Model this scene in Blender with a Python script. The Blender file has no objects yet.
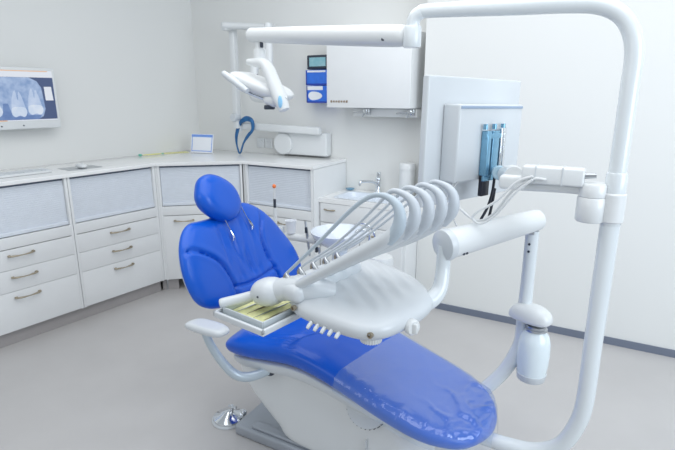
import bpy, bmesh, math, random
from mathutils import Vector, Matrix, noise
random.seed(7)
S = bpy.context.scene
COL = S.collection
PI = math.pi
# ------------------------------------------------------------------ camera
cd = bpy.data.cameras.new('camera'); cam = bpy.data.objects.new('camera', cd); COL.objects.link(cam)
cam.location = (0, 0, 1.6)
cd.sensor_width = 36; cd.lens = 36*500/675; cd.clip_start = .05
PITCH = math.atan(131/500); YAW = math.radians(28.9)
cam.rotation_euler = (PI/2 - PITCH, 0, YAW)
S.camera = cam
cd.dof.use_dof = True; cd.dof.focus_distance = 1.95; cd.dof.aperture_fstop = 7.0
# ------------------------------------------------------------------ world, lights, exposure
w = bpy.data.worlds.new('world'); S.world = w; w.use_nodes = True
w.node_tree.nodes['Background'].inputs[0].default_value = (.86, .93, 1.0, 1)
w.node_tree.nodes['Background'].inputs[1].default_value = 0.56
def area(name, loc, target, sx, sy, power, color):
    l = bpy.data.lights.new(name, 'AREA'); l.shape = 'RECTANGLE'; l.size = sx; l.size_y = sy
    l.energy = power; l.color = color
    o = bpy.data.objects.new(name, l); COL.objects.link(o); o.location = loc
    o.rotation_euler = (Vector(target)-Vector(loc)).to_track_quat('-Z', 'Y').to_euler()
    return o
area('window_light_right', (2.6, 1.2, 1.9), (0.2, 3.4, 1.2), 2.2, 1.8, 80, (.80, .90, 1.0))
area('window_light_left', (-1.8, -1.6, 2.3), (-1.4, 2.2, .5), 2.2, 1.4, 16, (.95, .98, 1.0))
area('overhead_fill_light', (-.7, 1.5, 3.0), (-.7, 1.5, 0), 3.4, 3.0, 80, (.97, .985, 1.0))  # unseen area light added overhead as fill
S.view_settings.view_transform = 'Standard'; S.view_settings.look = 'None'
S.view_settings.exposure = -0.25; S.view_settings.gamma = 1.0; S.view_settings.use_curve_mapping = False

# ------------------------------------------------------------------ materials
def srgb(r, g, b):
    f = lambda c: ((c/255+.055)/1.055)**2.4 if c > 10 else c/255/12.92
    return (f(r), f(g), f(b), 1)
def mat(name, col, rough=.5, metal=0, noise_amt=0, noise_scale=8, bump=0, bump_scale=60, coat=0, spec=.5, emit=0, detail=3):
    m = bpy.data.materials.new(name); m.use_nodes = True; nt = m.node_tree; b = nt.nodes['Principled BSDF']
    b.inputs['Base Color'].default_value = col; b.inputs['Roughness'].default_value = rough
    b.inputs['Metallic'].default_value = metal; b.inputs['Coat Weight'].default_value = coat
    b.inputs['Specular IOR Level'].default_value = spec
    if coat: b.inputs['Coat Roughness'].default_value = .12
    if emit:
        b.inputs['Emission Color'].default_value = col; b.inputs['Emission Strength'].default_value = emit
    tc = nt.nodes.new('ShaderNodeTexCoord')
    if noise_amt:
        n = nt.nodes.new('ShaderNodeTexNoise'); n.inputs['Scale'].default_value = noise_scale; n.inputs['Detail'].default_value = detail
        nt.links.new(tc.outputs['Object'], n.inputs['Vector'])
        r = nt.nodes.new('ShaderNodeValToRGB')
        r.color_ramp.elements[0].position = .3; r.color_ramp.elements[1].position = .7
        r.color_ramp.elements[0].color = tuple(c*(1-noise_amt) for c in col[:3])+(1,)
        r.color_ramp.elements[1].color = tuple(min(1, c*(1+noise_amt)) for c in col[:3])+(1,)
        nt.links.new(n.outputs['Fac'], r.inputs[0]); nt.links.new(r.outputs[0], b.inputs['Base Color'])
    if bump:
        n = nt.nodes.new('ShaderNodeTexNoise'); n.inputs['Scale'].default_value = bump_scale; n.inputs['Detail'].default_value = 4
        nt.links.new(tc.outputs['Object'], n.inputs['Vector'])
        bp = nt.nodes.new('ShaderNodeBump'); bp.inputs['Strength'].default_value = bump; bp.inputs['Distance'].default_value = .01
        nt.links.new(n.outputs['Fac'], bp.inputs['Height']); nt.links.new(bp.outputs[0], b.inputs['Normal'])
    return m
M = {}
M['wall'] = mat('wall_paint', srgb(226, 227, 225), .75, bump=.05, bump_scale=180)
M['wall_r'] = mat('wall_paint_lit', srgb(232, 235, 238), .75, bump=.05, bump_scale=180)  # lit copy of the wall paint, window light put into its colour; unused
M['floor'] = mat('vinyl_floor', srgb(190, 188, 187), .42, noise_amt=.035, noise_scale=3.2, bump=.04, bump_scale=90, detail=8)
M['skirt'] = mat('grey_skirting', srgb(112, 120, 136), .5, noise_amt=.03)
M['lacquer'] = mat('white_lacquer', srgb(228, 230, 231), .35, noise_amt=.01, coat=.2)
M['top'] = mat('white_worktop', srgb(238, 239, 239), .2, noise_amt=.01, coat=.4)
M['shutter'] = mat('grey_shutter', srgb(218, 224, 232), .38, noise_amt=.02, noise_scale=20)
M['gap'] = mat('shadow_gap', srgb(90, 100, 116), .7)
M['kick'] = mat('brown_grey_plinth', srgb(172, 168, 168), .45, noise_amt=.03)
M['brass'] = mat('bronze_metal', srgb(168, 158, 140), .3, metal=.85, noise_amt=.03)
M['plastic'] = mat('white_plastic', srgb(222, 225, 226), .3, noise_amt=.008, coat=.25)
M['plastic2'] = mat('grey_white_plastic', srgb(206, 211, 215), .32, noise_amt=.01, coat=.2)
M['tube'] = mat('white_enamel_tube', srgb(220, 226, 229), .22, noise_amt=.008, coat=.4)
M['hose'] = mat('pale_grey_hose', srgb(180, 193, 203), .4, noise_amt=.02)
M['hose2'] = mat('grey_hose', srgb(192, 199, 206), .4, noise_amt=.02)
M['chrome'] = mat('chrome', srgb(222, 226, 230), .1, metal=1, noise_amt=.02)
M['steel'] = mat('brushed_steel', srgb(186, 190, 194), .28, metal=.9, noise_amt=.04, noise_scale=30)
M['greyplate'] = mat('grey_metal_plate', srgb(168, 174, 182), .35, metal=.35, noise_amt=.03)
M['dark'] = mat('dark_plastic', srgb(52, 60, 74), .4, noise_amt=.05)
M['black'] = mat('black_cable', srgb(28, 32, 44), .4, noise_amt=.05)
M['bluesteel'] = mat('blue_metal', srgb(128, 176, 204), .22, metal=.7, noise_amt=.06, noise_scale=25)
M['teal'] = mat('blue_elastic', srgb(28, 96, 150), .4, noise_amt=.25, noise_scale=30)
M['orange'] = mat('orange_plastic', srgb(244, 130, 70), .4, noise_amt=.03)
M['boxblue'] = mat('blue_carton', srgb(52, 118, 226), .45, noise_amt=.08, noise_scale=30)
M['boxnavy'] = mat('navy_print', srgb(40, 66, 168), .45, noise_amt=.05)
M['lightblue'] = mat('light_blue_plastic', srgb(150, 205, 240), .35, noise_amt=.02)
M['yellow'] = mat('yellow_paper', srgb(232, 232, 176), .6, noise_amt=.12, noise_scale=40)
M['yellow2'] = mat('pale_yellow_plastic', srgb(228, 226, 150), .5, noise_amt=.03)
M['green'] = mat('green_plastic', srgb(110, 196, 172), .5, noise_amt=.03)
M['paper'] = mat('white_paper', srgb(240, 243, 248), .6, noise_amt=.01)
M['glasswhite'] = mat('milky_bottle', srgb(226, 236, 240), .25, noise_amt=.01, coat=.3)
M['bowl'] = mat('white_ceramic', srgb(222, 230, 240), .12, noise_amt=.01, coat=.5)
M['brown'] = mat('brown_print', srgb(140, 122, 104), .5, noise_amt=.05)
def leather():
    m = mat('blue_leather', srgb(10, 90, 204), .32, coat=.15, spec=.4)
    nt = m.node_tree; b = nt.nodes['Principled BSDF']; tc = nt.nodes.new('ShaderNodeTexCoord')
    n = nt.nodes.new('ShaderNodeTexNoise'); n.inputs['Scale'].default_value = 2.5
    r = nt.nodes.new('ShaderNodeValToRGB'); r.color_ramp.elements[0].color = srgb(5, 82, 194); r.color_ramp.elements[1].color = srgb(12, 94, 208)
    nt.links.new(tc.outputs['Object'], n.inputs['Vector']); nt.links.new(n.outputs['Fac'], r.inputs[0]); nt.links.new(r.outputs[0], b.inputs['Base Color'])
    v = nt.nodes.new('ShaderNodeTexVoronoi'); v.inputs['Scale'].default_value = 420
    nt.links.new(tc.outputs['Object'], v.inputs['Vector'])
    bp = nt.nodes.new('ShaderNodeBump'); bp.inputs['Strength'].default_value = .05; bp.inputs['Distance'].default_value = .003
    nt.links.new(v.outputs['Distance'], bp.inputs['Height']); nt.links.new(bp.outputs[0], b.inputs['Normal'])
    return m
M['leather'] = leather()
def film():
    m = bpy.data.materials.new('clear_plastic_film'); m.use_nodes = True; nt = m.node_tree
    nt.nodes.remove(nt.nodes['Principled BSDF']); out = nt.nodes['Material Output']
    tr = nt.nodes.new('ShaderNodeBsdfTransparent'); tr.inputs[0].default_value = (.97, .98, 1, 1)
    df = nt.nodes.new('ShaderNodeBsdfDiffuse'); df.inputs[0].default_value = (.5, .75, 1, 1)
    gl = nt.nodes.new('ShaderNodeBsdfGlossy'); gl.inputs['Roughness'].default_value = .07
    lwt = nt.nodes.new('ShaderNodeLayerWeight'); lwt.inputs[0].default_value = .5
    fr = nt.nodes.new('ShaderNodeMapRange'); fr.inputs[1].default_value = .25; fr.inputs[2].default_value = 1.0; fr.inputs[3].default_value = .07; fr.inputs[4].default_value = .45
    nt.links.new(lwt.outputs['Facing'], fr.inputs[0])
    tc = nt.nodes.new('ShaderNodeTexCoord'); n = nt.nodes.new('ShaderNodeTexNoise'); n.inputs['Scale'].default_value = 14; n.inputs['Detail'].default_value = 2
    bp = nt.nodes.new('ShaderNodeBump'); bp.inputs['Strength'].default_value = .05; bp.inputs['Distance'].default_value = .01
    nt.links.new(tc.outputs['Object'], n.inputs['Vector']); nt.links.new(n.outputs['Fac'], bp.inputs['Height'])
    nt.links.new(bp.outputs[0], gl.inputs['Normal']); nt.links.new(bp.outputs[0], lwt.inputs['Normal'])
    m1 = nt.nodes.new('ShaderNodeMixShader'); m1.inputs[0].default_value = .10
    nt.links.new(tr.outputs[0], m1.inputs[1]); nt.links.new(df.outputs[0], m1.inputs[2])
    m2 = nt.nodes.new('ShaderNodeMixShader'); nt.links.new(fr.outputs[0], m2.inputs[0]); nt.links.new(m1.outputs[0], m2.inputs[1]); nt.links.new(gl.outputs[0], m2.inputs[2])
    nt.links.new(m2.outputs[0], out.inputs[0]); return m
M['film'] = film()
def screenmat(name, c, strength=.8, grad=None):
    m = bpy.data.materials.new(name); m.use_nodes = True; nt = m.node_tree; b = nt.nodes['Principled BSDF']
    b.inputs['Base Color'].default_value = (.02, .02, .02, 1); b.inputs['Roughness'].default_value = .3
    tc = nt.nodes.new('ShaderNodeTexCoord'); n = nt.nodes.new('ShaderNodeTexNoise'); n.inputs['Scale'].default_value = 18; n.inputs['Detail'].default_value = 5
    r = nt.nodes.new('ShaderNodeValToRGB'); r.color_ramp.elements[0].position = .35; r.color_ramp.elements[1].position = .65
    g = grad or c
    r.color_ramp.elements[0].color = c; r.color_ramp.elements[1].color = g
    nt.links.new(tc.outputs['Object'], n.inputs['Vector']); nt.links.new(n.outputs['Fac'], r.inputs[0])
    nt.links.new(r.outputs[0], b.inputs['Emission Color']); b.inputs['Emission Strength'].default_value = strength
    return m

# ------------------------------------------------------------------ mesh helpers
def V(*a): return Vector(a)
def frame(o, x, y, z):
    m = Matrix((x, y, z)).transposed().to_4x4(); m.translation = Vector(o); return m
def rbox(bm, c, s, bev=.004, mtx=None, seg=3):
    """rounded box, centre c, full size s, in the frame mtx"""
    r = bmesh.ops.create_cube(bm, size=1); vs = r['verts']
    for v in vs: v.co = Vector((v.co.x*s[0]+c[0], v.co.y*s[1]+c[1], v.co.z*s[2]+c[2]))
    if bev > 0:
        es = list({e for v in vs for e in v.link_edges})
        res = bmesh.ops.bevel(bm, geom=es, offset=min(bev, min(s)*.48), segments=seg, profile=.5, affect='EDGES')
        vs = list({v for f in res['faces'] for v in f.verts} | {v for v in vs if v.is_valid})
    if mtx is not None:
        for v in vs: v.co = mtx @ v.co
    return vs
def catmull(pts, n=6, closed=False):
    P = [Vector(p) for p in pts]; out = []; N = len(P)
    for i in range(N if closed else N-1):
        if closed: a, b, c, d = P[i-1], P[i], P[(i+1) % N], P[(i+2) % N]
        else: a, b, c, d = P[max(i-1, 0)], P[i], P[i+1], P[min(i+2, N-1)]
        for k in range(n):
            t = k/n
            out.append(.5*((2*b)+(c-a)*t+(2*a-5*b+4*c-d)*t*t+(3*b-a-3*c+d)*t**3))
    if not closed: out.append(P[-1].copy())
    return out
def tube(bm, pts, rad, seg=14, n=6, smooth=True, cap=True, flat=1.0, side=None):
    """tube along pts; rad scalar or per point; flat squashes the section along side"""
    if not hasattr(rad, '__len__'): rad = [rad]*len(pts)
    if smooth:
        q = catmull([tuple(p) for p in pts], n)
        rr = catmull([(r, 0, 0) for r in rad], n); rr = [max(1e-4, r.x) for r in rr]
    else: q = [Vector(p) for p in pts]; rr = list(rad)
    T = [(q[min(i+1, len(q)-1)]-q[max(i-1, 0)]).normalized() for i in range(len(q))]
    ref = Vector(side) if side else (Vector((0, 0, 1)) if abs(T[0].z) < .9 else Vector((1, 0, 0)))
    X = (ref-T[0]*ref.dot(T[0])).normalized(); rings = []
    for i, p in enumerate(q):
        X = (X-T[i]*X.dot(T[i])).normalized(); Y = T[i].cross(X)
        rings.append([bm.verts.new(p+X*math.cos(a)*rr[i]*flat+Y*math.sin(a)*rr[i]) for a in [2*PI*k/seg for k in range(seg)]])
    for a, b in zip(rings, rings[1:]):
        for k in range(seg): bm.faces.new((a[k], a[(k+1) % seg], b[(k+1) % seg], b[k]))
    if cap:
        bm.faces.new(list(reversed(rings[0]))); bm.faces.new(rings[-1])
def lathe(bm, prof, o=(0, 0, 0), axis=(0, 0, 1), seg=32):
    q = Vector((0, 0, 1)).rotation_difference(Vector(axis).normalized()); o = Vector(o); rings = []
    for r, z in prof:
        if r < 1e-5: rings.append([bm.verts.new(o+q @ Vector((0, 0, z)))])
        else: rings.append([bm.verts.new(o+q @ Vector((r*math.cos(2*PI*k/seg), r*math.sin(2*PI*k/seg), z))) for k in range(seg)])
    for a, b in zip(rings, rings[1:]):
        for k in range(seg):
            l = (k+1) % seg
            if len(a) == 1 and len(b) == 1: continue
            if len(a) == 1: bm.faces.new((a[0], b[l], b[k]))
            elif len(b) == 1: bm.faces.new((a[k], a[l], b[0]))
            else: bm.faces.new((a[k], a[l], b[l], b[k]))
def ellipsoid(bm, c, r, mtx=None, p=1.0, seg=24):
    """superellipsoid; p<1 makes it boxier"""
    sg = lambda a: math.copysign(abs(a)**p, a); rings = []
    m = mtx or Matrix.Identity(4)
    for i in range(1, 13):
        f = -PI/2+PI*i/13
        rings.append([bm.verts.new(m @ (Vector(c)+Vector((r[0]*sg(math.cos(f))*sg(math.cos(t)), r[1]*sg(math.cos(f))*sg(math.sin(t)), r[2]*sg(math.sin(f)))))) for t in [2*PI*k/seg for k in range(seg)]])
    for a, b in zip(rings, rings[1:]):
        for k in range(seg): bm.faces.new((a[k], a[(k+1) % seg], b[(k+1) % seg], b[k]))
    lo = bm.verts.new(m @ (Vector(c)-Vector((0, 0, r[2])))); hi = bm.verts.new(m @ (Vector(c)+Vector((0, 0, r[2]))))
    for k in range(seg):
        bm.faces.new((lo, rings[0][(k+1) % seg], rings[0][k])); bm.faces.new((hi, rings[-1][k], rings[-1][(k+1) % seg]))
def prism(bm, outline, z0, z1, mtx=None, bev=0):
    """outline (x,y) extruded z0..z1 in frame mtx, edges softened by inset rings"""
    m = mtx or Matrix.Identity(4); n = len(outline)
    P = [Vector((p[0], p[1], 0)) for p in outline]
    area2 = sum(P[i].x*P[(i+1) % n].y-P[(i+1) % n].x*P[i].y for i in range(n))
    if area2 < 0: P.reverse()
    def inset(d):
        if d == 0: return P
        o = []
        for i in range(n):
            a = (P[i]-P[i-1]).normalized(); b = (P[(i+1) % n]-P[i]).normalized()
            na = Vector((-a.y, a.x, 0)); nb = Vector((-b.y, b.x, 0)); s = na+nb
            o.append(P[i]+s*(d/max(.35, s.dot(s)/2)) if s.length > .01 else P[i])
        return o
    Q = [(bev*(1-math.sin(f*PI/8)), bev*(1-math.cos(f*PI/8))) for f in range(5)]
    lv = [(0, z0), (0, z1)] if not bev else [(d_, z0+e_) for d_, e_ in Q]+[(d_, z1-e_) for d_, e_ in Q[::-1]]
    rings = [[bm.verts.new(m @ Vector((p.x, p.y, z))) for p in inset(d)] for d, z in lv]
    for a, b in zip(rings, rings[1:]):
        for k in range(n): bm.faces.new((a[k], a[(k+1) % n], b[(k+1) % n], b[k]))
    bm.faces.new(list(reversed(rings[0]))); bm.faces.new(rings[-1])
def cushion(bm, outline, mtx, top, bottom, disp=None, n=5, rings=36, pw=3.2, centre=None, curve=None):
    """pillow over a smooth closed outline: +z by top, -z by bottom, disp(x,y) adds to the upper side"""
    O = catmull([(p[0], p[1], 0) for p in outline], n, True); N = len(O)
    c = Vector(centre+(0,)) if centre else sum(O, Vector())/N
    def side(h, sgn):
        R = []
        for i in range(rings, 0, -1):
            r = (1-(1-i/rings)**1.6); row = []
            for p in O:
                q = c+(p-c)*r; z = h*(max(0, 1-r**pw))**(.5)
                if sgn > 0 and disp: z += disp(q.x, q.y)*min(1, (1-r)*12)
                cz = curve(q.x, q.y) if curve else 0
                row.append((q.x, q.y, sgn*z+cz))
            R.append(row)
        return R
    U = side(top, 1); D = side(bottom, -1)
    def add(R, first=None):
        out = []
        for i, row in enumerate(R):
            out.append(first if (i == 0 and first) else [bm.verts.new(mtx @ Vector(v)) for v in row])
        return out
    u = add(U); d = add(D, u[0])
    zt = top+(disp(c.x, c.y) if disp else 0); cc = curve(c.x, c.y) if curve else 0
    cu = bm.verts.new(mtx @ Vector((c.x, c.y, zt+cc))); cdn = bm.verts.new(mtx @ Vector((c.x, c.y, -bottom+cc)))
    for R, cv, fl in ((u, cu, 0), (d, cdn, 1)):
        for a, b in zip(R, R[1:]):
            for k in range(N):
                f = (a[k], a[(k+1) % N], b[(k+1) % N], b[k]); bm.faces.new(f if not fl else f[::-1])
        for k in range(N):
            f = (R[-1][k], R[-1][(k+1) % N], cv); bm.faces.new(f if not fl else f[::-1])
def seam(poly, depth, width):
    P = [Vector((p[0], p[1])) for p in catmull([(a, b, 0) for a, b in poly], 6)]
    def f(x, y):
        q = Vector((x, y)); best = 9
        for a, b in zip(P, P[1:]):
            ab = b-a; t = max(0, min(1, (q-a).dot(ab)/max(1e-9, ab.dot(ab)))); dd = (q-a-ab*t).length
            if dd < best: best = dd
        return -depth*math.exp(-(best/width)**2)+depth*.18*math.exp(-((best-width*3.2)/(width*2))**2)
    return f
def obj(name, bm, m, parent=None, smooth=True, sharp=40):
    bmesh.ops.recalc_face_normals(bm, faces=bm.faces)
    if parent is not None:
        q = parent; off = Vector()
        while q is not None: off += q.location; q = q.parent
        bmesh.ops.translate(bm, verts=bm.verts, vec=-off)
    else:
        # origin at the base of the mesh
        lo = Vector((min(v.co.x for v in bm.verts), min(v.co.y for v in bm.verts), min(v.co.z for v in bm.verts)))
        hi = Vector((max(v.co.x for v in bm.verts), max(v.co.y for v in bm.verts), max(v.co.z for v in bm.verts)))
        off = Vector(((lo.x+hi.x)/2, (lo.y+hi.y)/2, lo.z)); bmesh.ops.translate(bm, verts=bm.verts, vec=-off)
    me = bpy.data.meshes.new(name); bm.to_mesh(me); bm.free()
    if smooth:
        for p in me.polygons: p.use_smooth = True
        me.set_sharp_from_angle(angle=math.radians(sharp))
    me.materials.append(m if not isinstance(m, str) else M[m])
    o = bpy.data.objects.new(name, me); COL.objects.link(o)
    if parent is not None: o.parent = parent
    else: o.location = off
    return o
def B(): return bmesh.new()
def tag(o, label, cat, group=None):
    o['label'] = label; o['category'] = cat
    if group: o['group'] = group
    return o
def thing(name, label, cat, loc, group=None):
    o = bpy.data.objects.new(name, None); o.empty_display_size = .05; COL.objects.link(o); o.location = loc
    return tag(o, label, cat, group)
def plab(o, label): o['label'] = label; return o
def struct(name, bm, m, smooth=False):
    o = obj(name, bm, m, None, smooth); o['kind'] = 'structure'; return o

# ------------------------------------------------------------------ setting
LW0 = V(-3.58, 3.69, 0); LD = V(.12, .993, 0).normalized()          # left wall corner and direction
b = B(); rbox(b, (-1.1, 1.0, -.05), (7.2, 6.4, .1), 0); struct('floor', b, 'floor')
def wallm(a, c, h, t, side):
    a = Vector(a); c = Vector(c); d = (c-a).normalized(); n = V(-d.y, d.x, 0)*side
    bm = B(); prism(bm, [tuple(p.xy) for p in (a, c, c+n*t, a+n*t)], 0, h); return bm
struct('wall_left', wallm(LW0+LD*.1, LW0-LD*5.6, 2.75, .1, -1), 'wall')
struct('wall_back', wallm((-3.7, 3.69, 0), (-1.235, 3.69, 0), 2.75, .12, 1), 'wall')
struct('wall_right', wallm((-1.235, 3.497, 0), (2.4, 3.497, 0), 2.75, .313, 1), 'wall')
b = B(); rbox(b, (.585, 3.4925, .025), (3.63, .009, .05), .001); struct('baseboard_right', b, 'skirt')

# ------------------------------------------------------------------ cabinets
def frm(A, Bp):
    A = Vector(A); d = (Vector(Bp)-A).normalized(); return frame(A, d, V(-d.y, d.x, 0), V(0, 0, 1)), (Vector(Bp)-A).length
def handle(parent, fr, x, z, half=.075, lab=None):
    bm = B()
    pts = [(x-half, 0, z), (x-half, -.016, z), (x-half*.6, -.026, z-.001), (x, -.031, z-.002), (x+half*.6, -.026, z-.001), (x+half, -.016, z), (x+half, 0, z)]
    tube(bm, [fr @ Vector(p) for p in pts], [.0055, .006, .0065, .004, .0065, .006, .0055], 8, 4)
    for s in (-1, 1):
        rbox(bm, (x+s*half*.95, -.004, z), (.016, .008, .014), .002, fr)
    h_ = obj('handle', bm, 'brass', parent)
def shutter(parent, fr, x0, x1, z0, z1):
    bm = B(); n = 22; h = (z1-z0)/n; vs = []
    prof = []
    for i in range(n):
        z = z0+i*h
        prof += [(-.0045, z), (-.0065, z+h*.10), (-.0065, z+h*.87), (-.0045, z+h*.97)]
    for y, z in prof:
        vs.append((bm.verts.new(fr @ V(x0, y+.028, z)), bm.verts.new(fr @ V(x1, y+.028, z))))
    for a, c in zip(vs, vs[1:]): bm.faces.new((a[0], a[1], c[1], c[0]))
    bm.verts.ensure_lookup_table()
    obj('roller_shutter', bm, 'shutter', parent, True, 20)
    bm = B(); rbox(bm, ((x0+x1)/2, .018, z0+.012), (x1-x0, .016, .024), .004, fr); obj('shutter_rail', bm, 'shutter', parent)
ZT = 1.05; ZB = .10
def cabinet(A, Bp, x0, x1, dep, label, kind, name='shutter_cabinet'):
    fr, L = frm(A, Bp); base = fr @ V((x0+x1)/2, dep/2, 0)
    t = thing(name, label, 'cabinet', base, 'white shutter cabinets along the walls'); t.pop('group', None) if False else None
    s = .017
    bm = B()                                                       # carcass: sides, back, shelf, bottom and head rail
    rbox(bm, (x0+s/2+.001, dep/2, (ZT+ZB)/2), (s, dep, ZT-ZB), .0015, fr)
    rbox(bm, (x1-s/2-.001, dep/2, (ZT+ZB)/2), (s, dep, ZT-ZB), .0015, fr)
    rbox(bm, ((x0+x1)/2, dep-.006, (ZT+ZB)/2), (x1-x0-2*s, .012, ZT-ZB), 0, fr)
    rbox(bm, ((x0+x1)/2, dep/2, .70), (x1-x0-2*s, dep-.02, .03), .001, fr)
    rbox(bm, ((x0+x1)/2, .01, .6875), (x1-x0-2*s, .02, .073), .001, fr)
    rbox(bm, ((x0+x1)/2, dep/2, ZB+.009), (x1-x0-2*s, dep-.02, .018), .001, fr)
    rbox(bm, ((x0+x1)/2, .034, (.66+ZB)/2), (x1-x0-2*s, .018, .66-ZB), 0, fr)
    obj('body', bm, 'lacquer', t)
    bm = B(); rbox(bm, ((x0+x1)/2, .07, ZT-.008), (x1-x0-2*s-.004, .10, .014), .002, fr); obj('shutter_box_shadow', bm, 'gap', t)  # dark head strip over the shutter, the gap's shadow put into its colour
    shutter(t, fr, x0+s+.003, x1-s-.003, .728, ZT-.012)
    if kind == 'drawers':
        for z0, z1, hz in ((.5135, .6455, .606), (.3685, .5115, .463), (.104, .3665, .325)):
            bm = B(); rbox(bm, ((x0+x1)/2, -.001+.012, (z0+z1)/2), (x1-x0-2*s-.002, .022, z1-z0-.0005), .0015, fr)
            d = obj('drawer', bm, 'lacquer', t); handle(d, fr, x0+.26*(x1-x0)/.69+.08, hz)
    else:
        bm = B(); rbox(bm, ((x0+x1)/2, .011, .375), (x1-x0-2*s-.002, .022, .541), .0015, fr)
        d = obj('door', bm, 'lacquer', t); handle(d, fr, kind, .606)
    return t
LA = (-3.30, 1.45, 0); LB = (-3.145, 2.73, 0); LC = (-2.62, 3.17, 0); LE = (-1.957, 3.17, 0)
cabinet(LA, LB, -.086, .604, .43, 'white cabinet with grey roller shutter and three drawers below the wall screen, nearest the camera', 'drawers')
cabinet(LA, LB, .606, 1.285, .43, 'white cabinet with grey roller shutter and three drawers beside the corner cabinet', 'drawers')
cabinet(LB, LC, .012, .672, .30, 'white corner cabinet set diagonally with roller shutter above a single door', .19)
cabinet(LC, LE, .012, .655, .50, 'white cabinet with roller shutter along the back wall behind the blue headrest', .40)
# plinths (each under its run)
n_left = V(LD.y, -LD.x, 0)
def plinth(A, Bp, x0, x1, label, mm='kick'):
    fr, L = frm(A, Bp); bm = B(); rbox(bm, ((x0+x1)/2, .055, .049), (x1-x0, .014, .098), .001, fr)
    o = obj('plinth', bm, mm); tag(o, label, 'plinth')
plinth(LA, LB, -.086, 1.275, 'grey brown plinth board under the two drawer cabinets on the left')
plinth(LB, LC, -.03, .10, 'short pale plinth block under the near end of the diagonal corner cabinet')
plinth(LC, LE, .0, .66, 'grey plinth board under the back cabinet behind the dental chair')
for (x, y, lab) in ((-3.152, 2.742, 'narrow white filler strip between the left drawers and the corner cabinet'), (-2.628, 3.19, 'narrow white filler strip between the corner cabinet and the back cabinet')):
    bm = B(); tube(bm, [(x, y, .105), (x, y, 1.048)], .014, 8, smooth=False, cap=True); tag(obj('filler_strip', bm, 'lacquer'), lab, 'strip')
# steel leg post beside the plinth corner
bm = B(); tube(bm, [(-3.172, 2.775, 0), (-3.172, 2.775, .10)], .008, 10, smooth=False); tag(obj('corner_post', bm, 'steel'), 'thin metal corner post at the end of the left plinth', 'post')
# high worktop
front = [Vector(LA)-LD*.35, Vector(LA), Vector(LB), Vector(LC), Vector(LE)]
OV = .012
out = [tuple((p+V(.95, -.3, 0).normalized()*OV).xy) for p in front[:2]]+[(LB[0]+.012, LB[1]-.008), (LC[0]+.004, LC[1]-OV), (LE[0]+.004, LE[1]-OV), (LE[0]+.004, 3.686)]
pc = LW0+V(.005, -.004, 0); pe = LW0-LD*2.66+V(.005, 0, 0)
out += [tuple(pc.xy), tuple(pe.xy)]
bm = B(); prism(bm, out, 1.052, 1.078, bev=.003); tag(obj('worktop', bm, 'top'), 'long glossy white worktop running over the shutter cabinets and round the corner', 'worktop')
# end panel of the high run (white, beside the sink counter)
bm = B(); rbox(bm, (-1.9585, 3.4305, .5255), (.012, .51, 1.049), .002); tag(obj('end_panel', bm, 'lacquer'), 'white end panel of the high cabinets beside the low sink counter', 'panel')

# low sink unit
t = thing('sink_cabinet', 'low white sink cabinet with a drawer in the alcove right of the high cabinets', 'cabinet', (-1.6, 3.47, 0))
bm = B(); rbox(bm, (-1.595, 3.47, .445), (.715, .42, .69), .003); obj('body', bm, 'lacquer', t)
fr, L = frm((-1.945, 3.262, 0), (-1.25, 3.262, 0))
bm = B(); rbox(bm, (.345, -.012, .715), (.684, .02, .15), .003, fr); d = obj('drawer', bm, 'lacquer', t); handle(d, fr, .085, .74, .05)
for k in range(2):
    bm = B(); rbox(bm, (.172+.345*k, -.012, .37), (.338, .02, .53), .003, fr); d = obj('door', bm, 'lacquer', t); handle(d, fr, .22+.2*k, .58, .05)
bm = B(); rbox(bm, (-1.595, 3.49, .049), (.712, .38, .098), .001); obj('plinth', bm, 'kick', t)
t = thing('sink_counter', 'white washbasin counter with shallow rectangular basin in the alcove', 'sink', (-1.597, 3.465, .79))
bm = B()
x0, x1, y0, y1 = -1.952, -1.242, 3.238, 3.686; a0, a1, c0, c1 = -1.86, -1.34, 3.30, 3.58
for (p, q, r, s_) in ((x0, a0, y0, y1), (a1, x1, y0, y1), (a0, a1, y0, c0), (a0, a1, c1, y1)):
    rbox(bm, ((p+q)/2, (r+s_)/2, .81), (q-p, s_-r, .034), 0)
obj('counter', bm, 'top', t)
bm = B()
def rr(xa, xb, ya, yb, z, r=.05, n=5):
    o = []
    for cx, cy, a in ((xb-r, yb-r, 0), (xa+r, yb-r, 90), (xa+r, ya+r, 180), (xb-r, ya+r, 270)):
        for k in range(n+1):
            f = math.radians(a+90*k/n); o.append(bm.verts.new((cx+r*math.cos(f), cy+r*math.sin(f), z)))
    return o
R = [rr(a0-.012, a1+.012, c0-.012, c1+.012, .829), rr(a0-.004, a1+.004, c0-.004, c1+.004, .833), rr(a0+.012, a1-.012, c0+.012, c1-.012, .828), rr(a0+.03, a1-.03, c0+.03, c1-.03, .794)]
for p, q in zip(R, R[1:]):
    for k in range(len(p)): bm.faces.new((p[k], p[(k+1) % len(p)], q[(k+1) % len(p)], q[k]))
bm.faces.new(R[-1]); obj('basin', bm, 'bowl', t)
bm = B(); lathe(bm, [(0, 0), (.02, 0), (.022, .002), (0, .003)], (-1.6, 3.46, .795), seg=18); obj('drain', bm, 'chrome', t)
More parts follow.
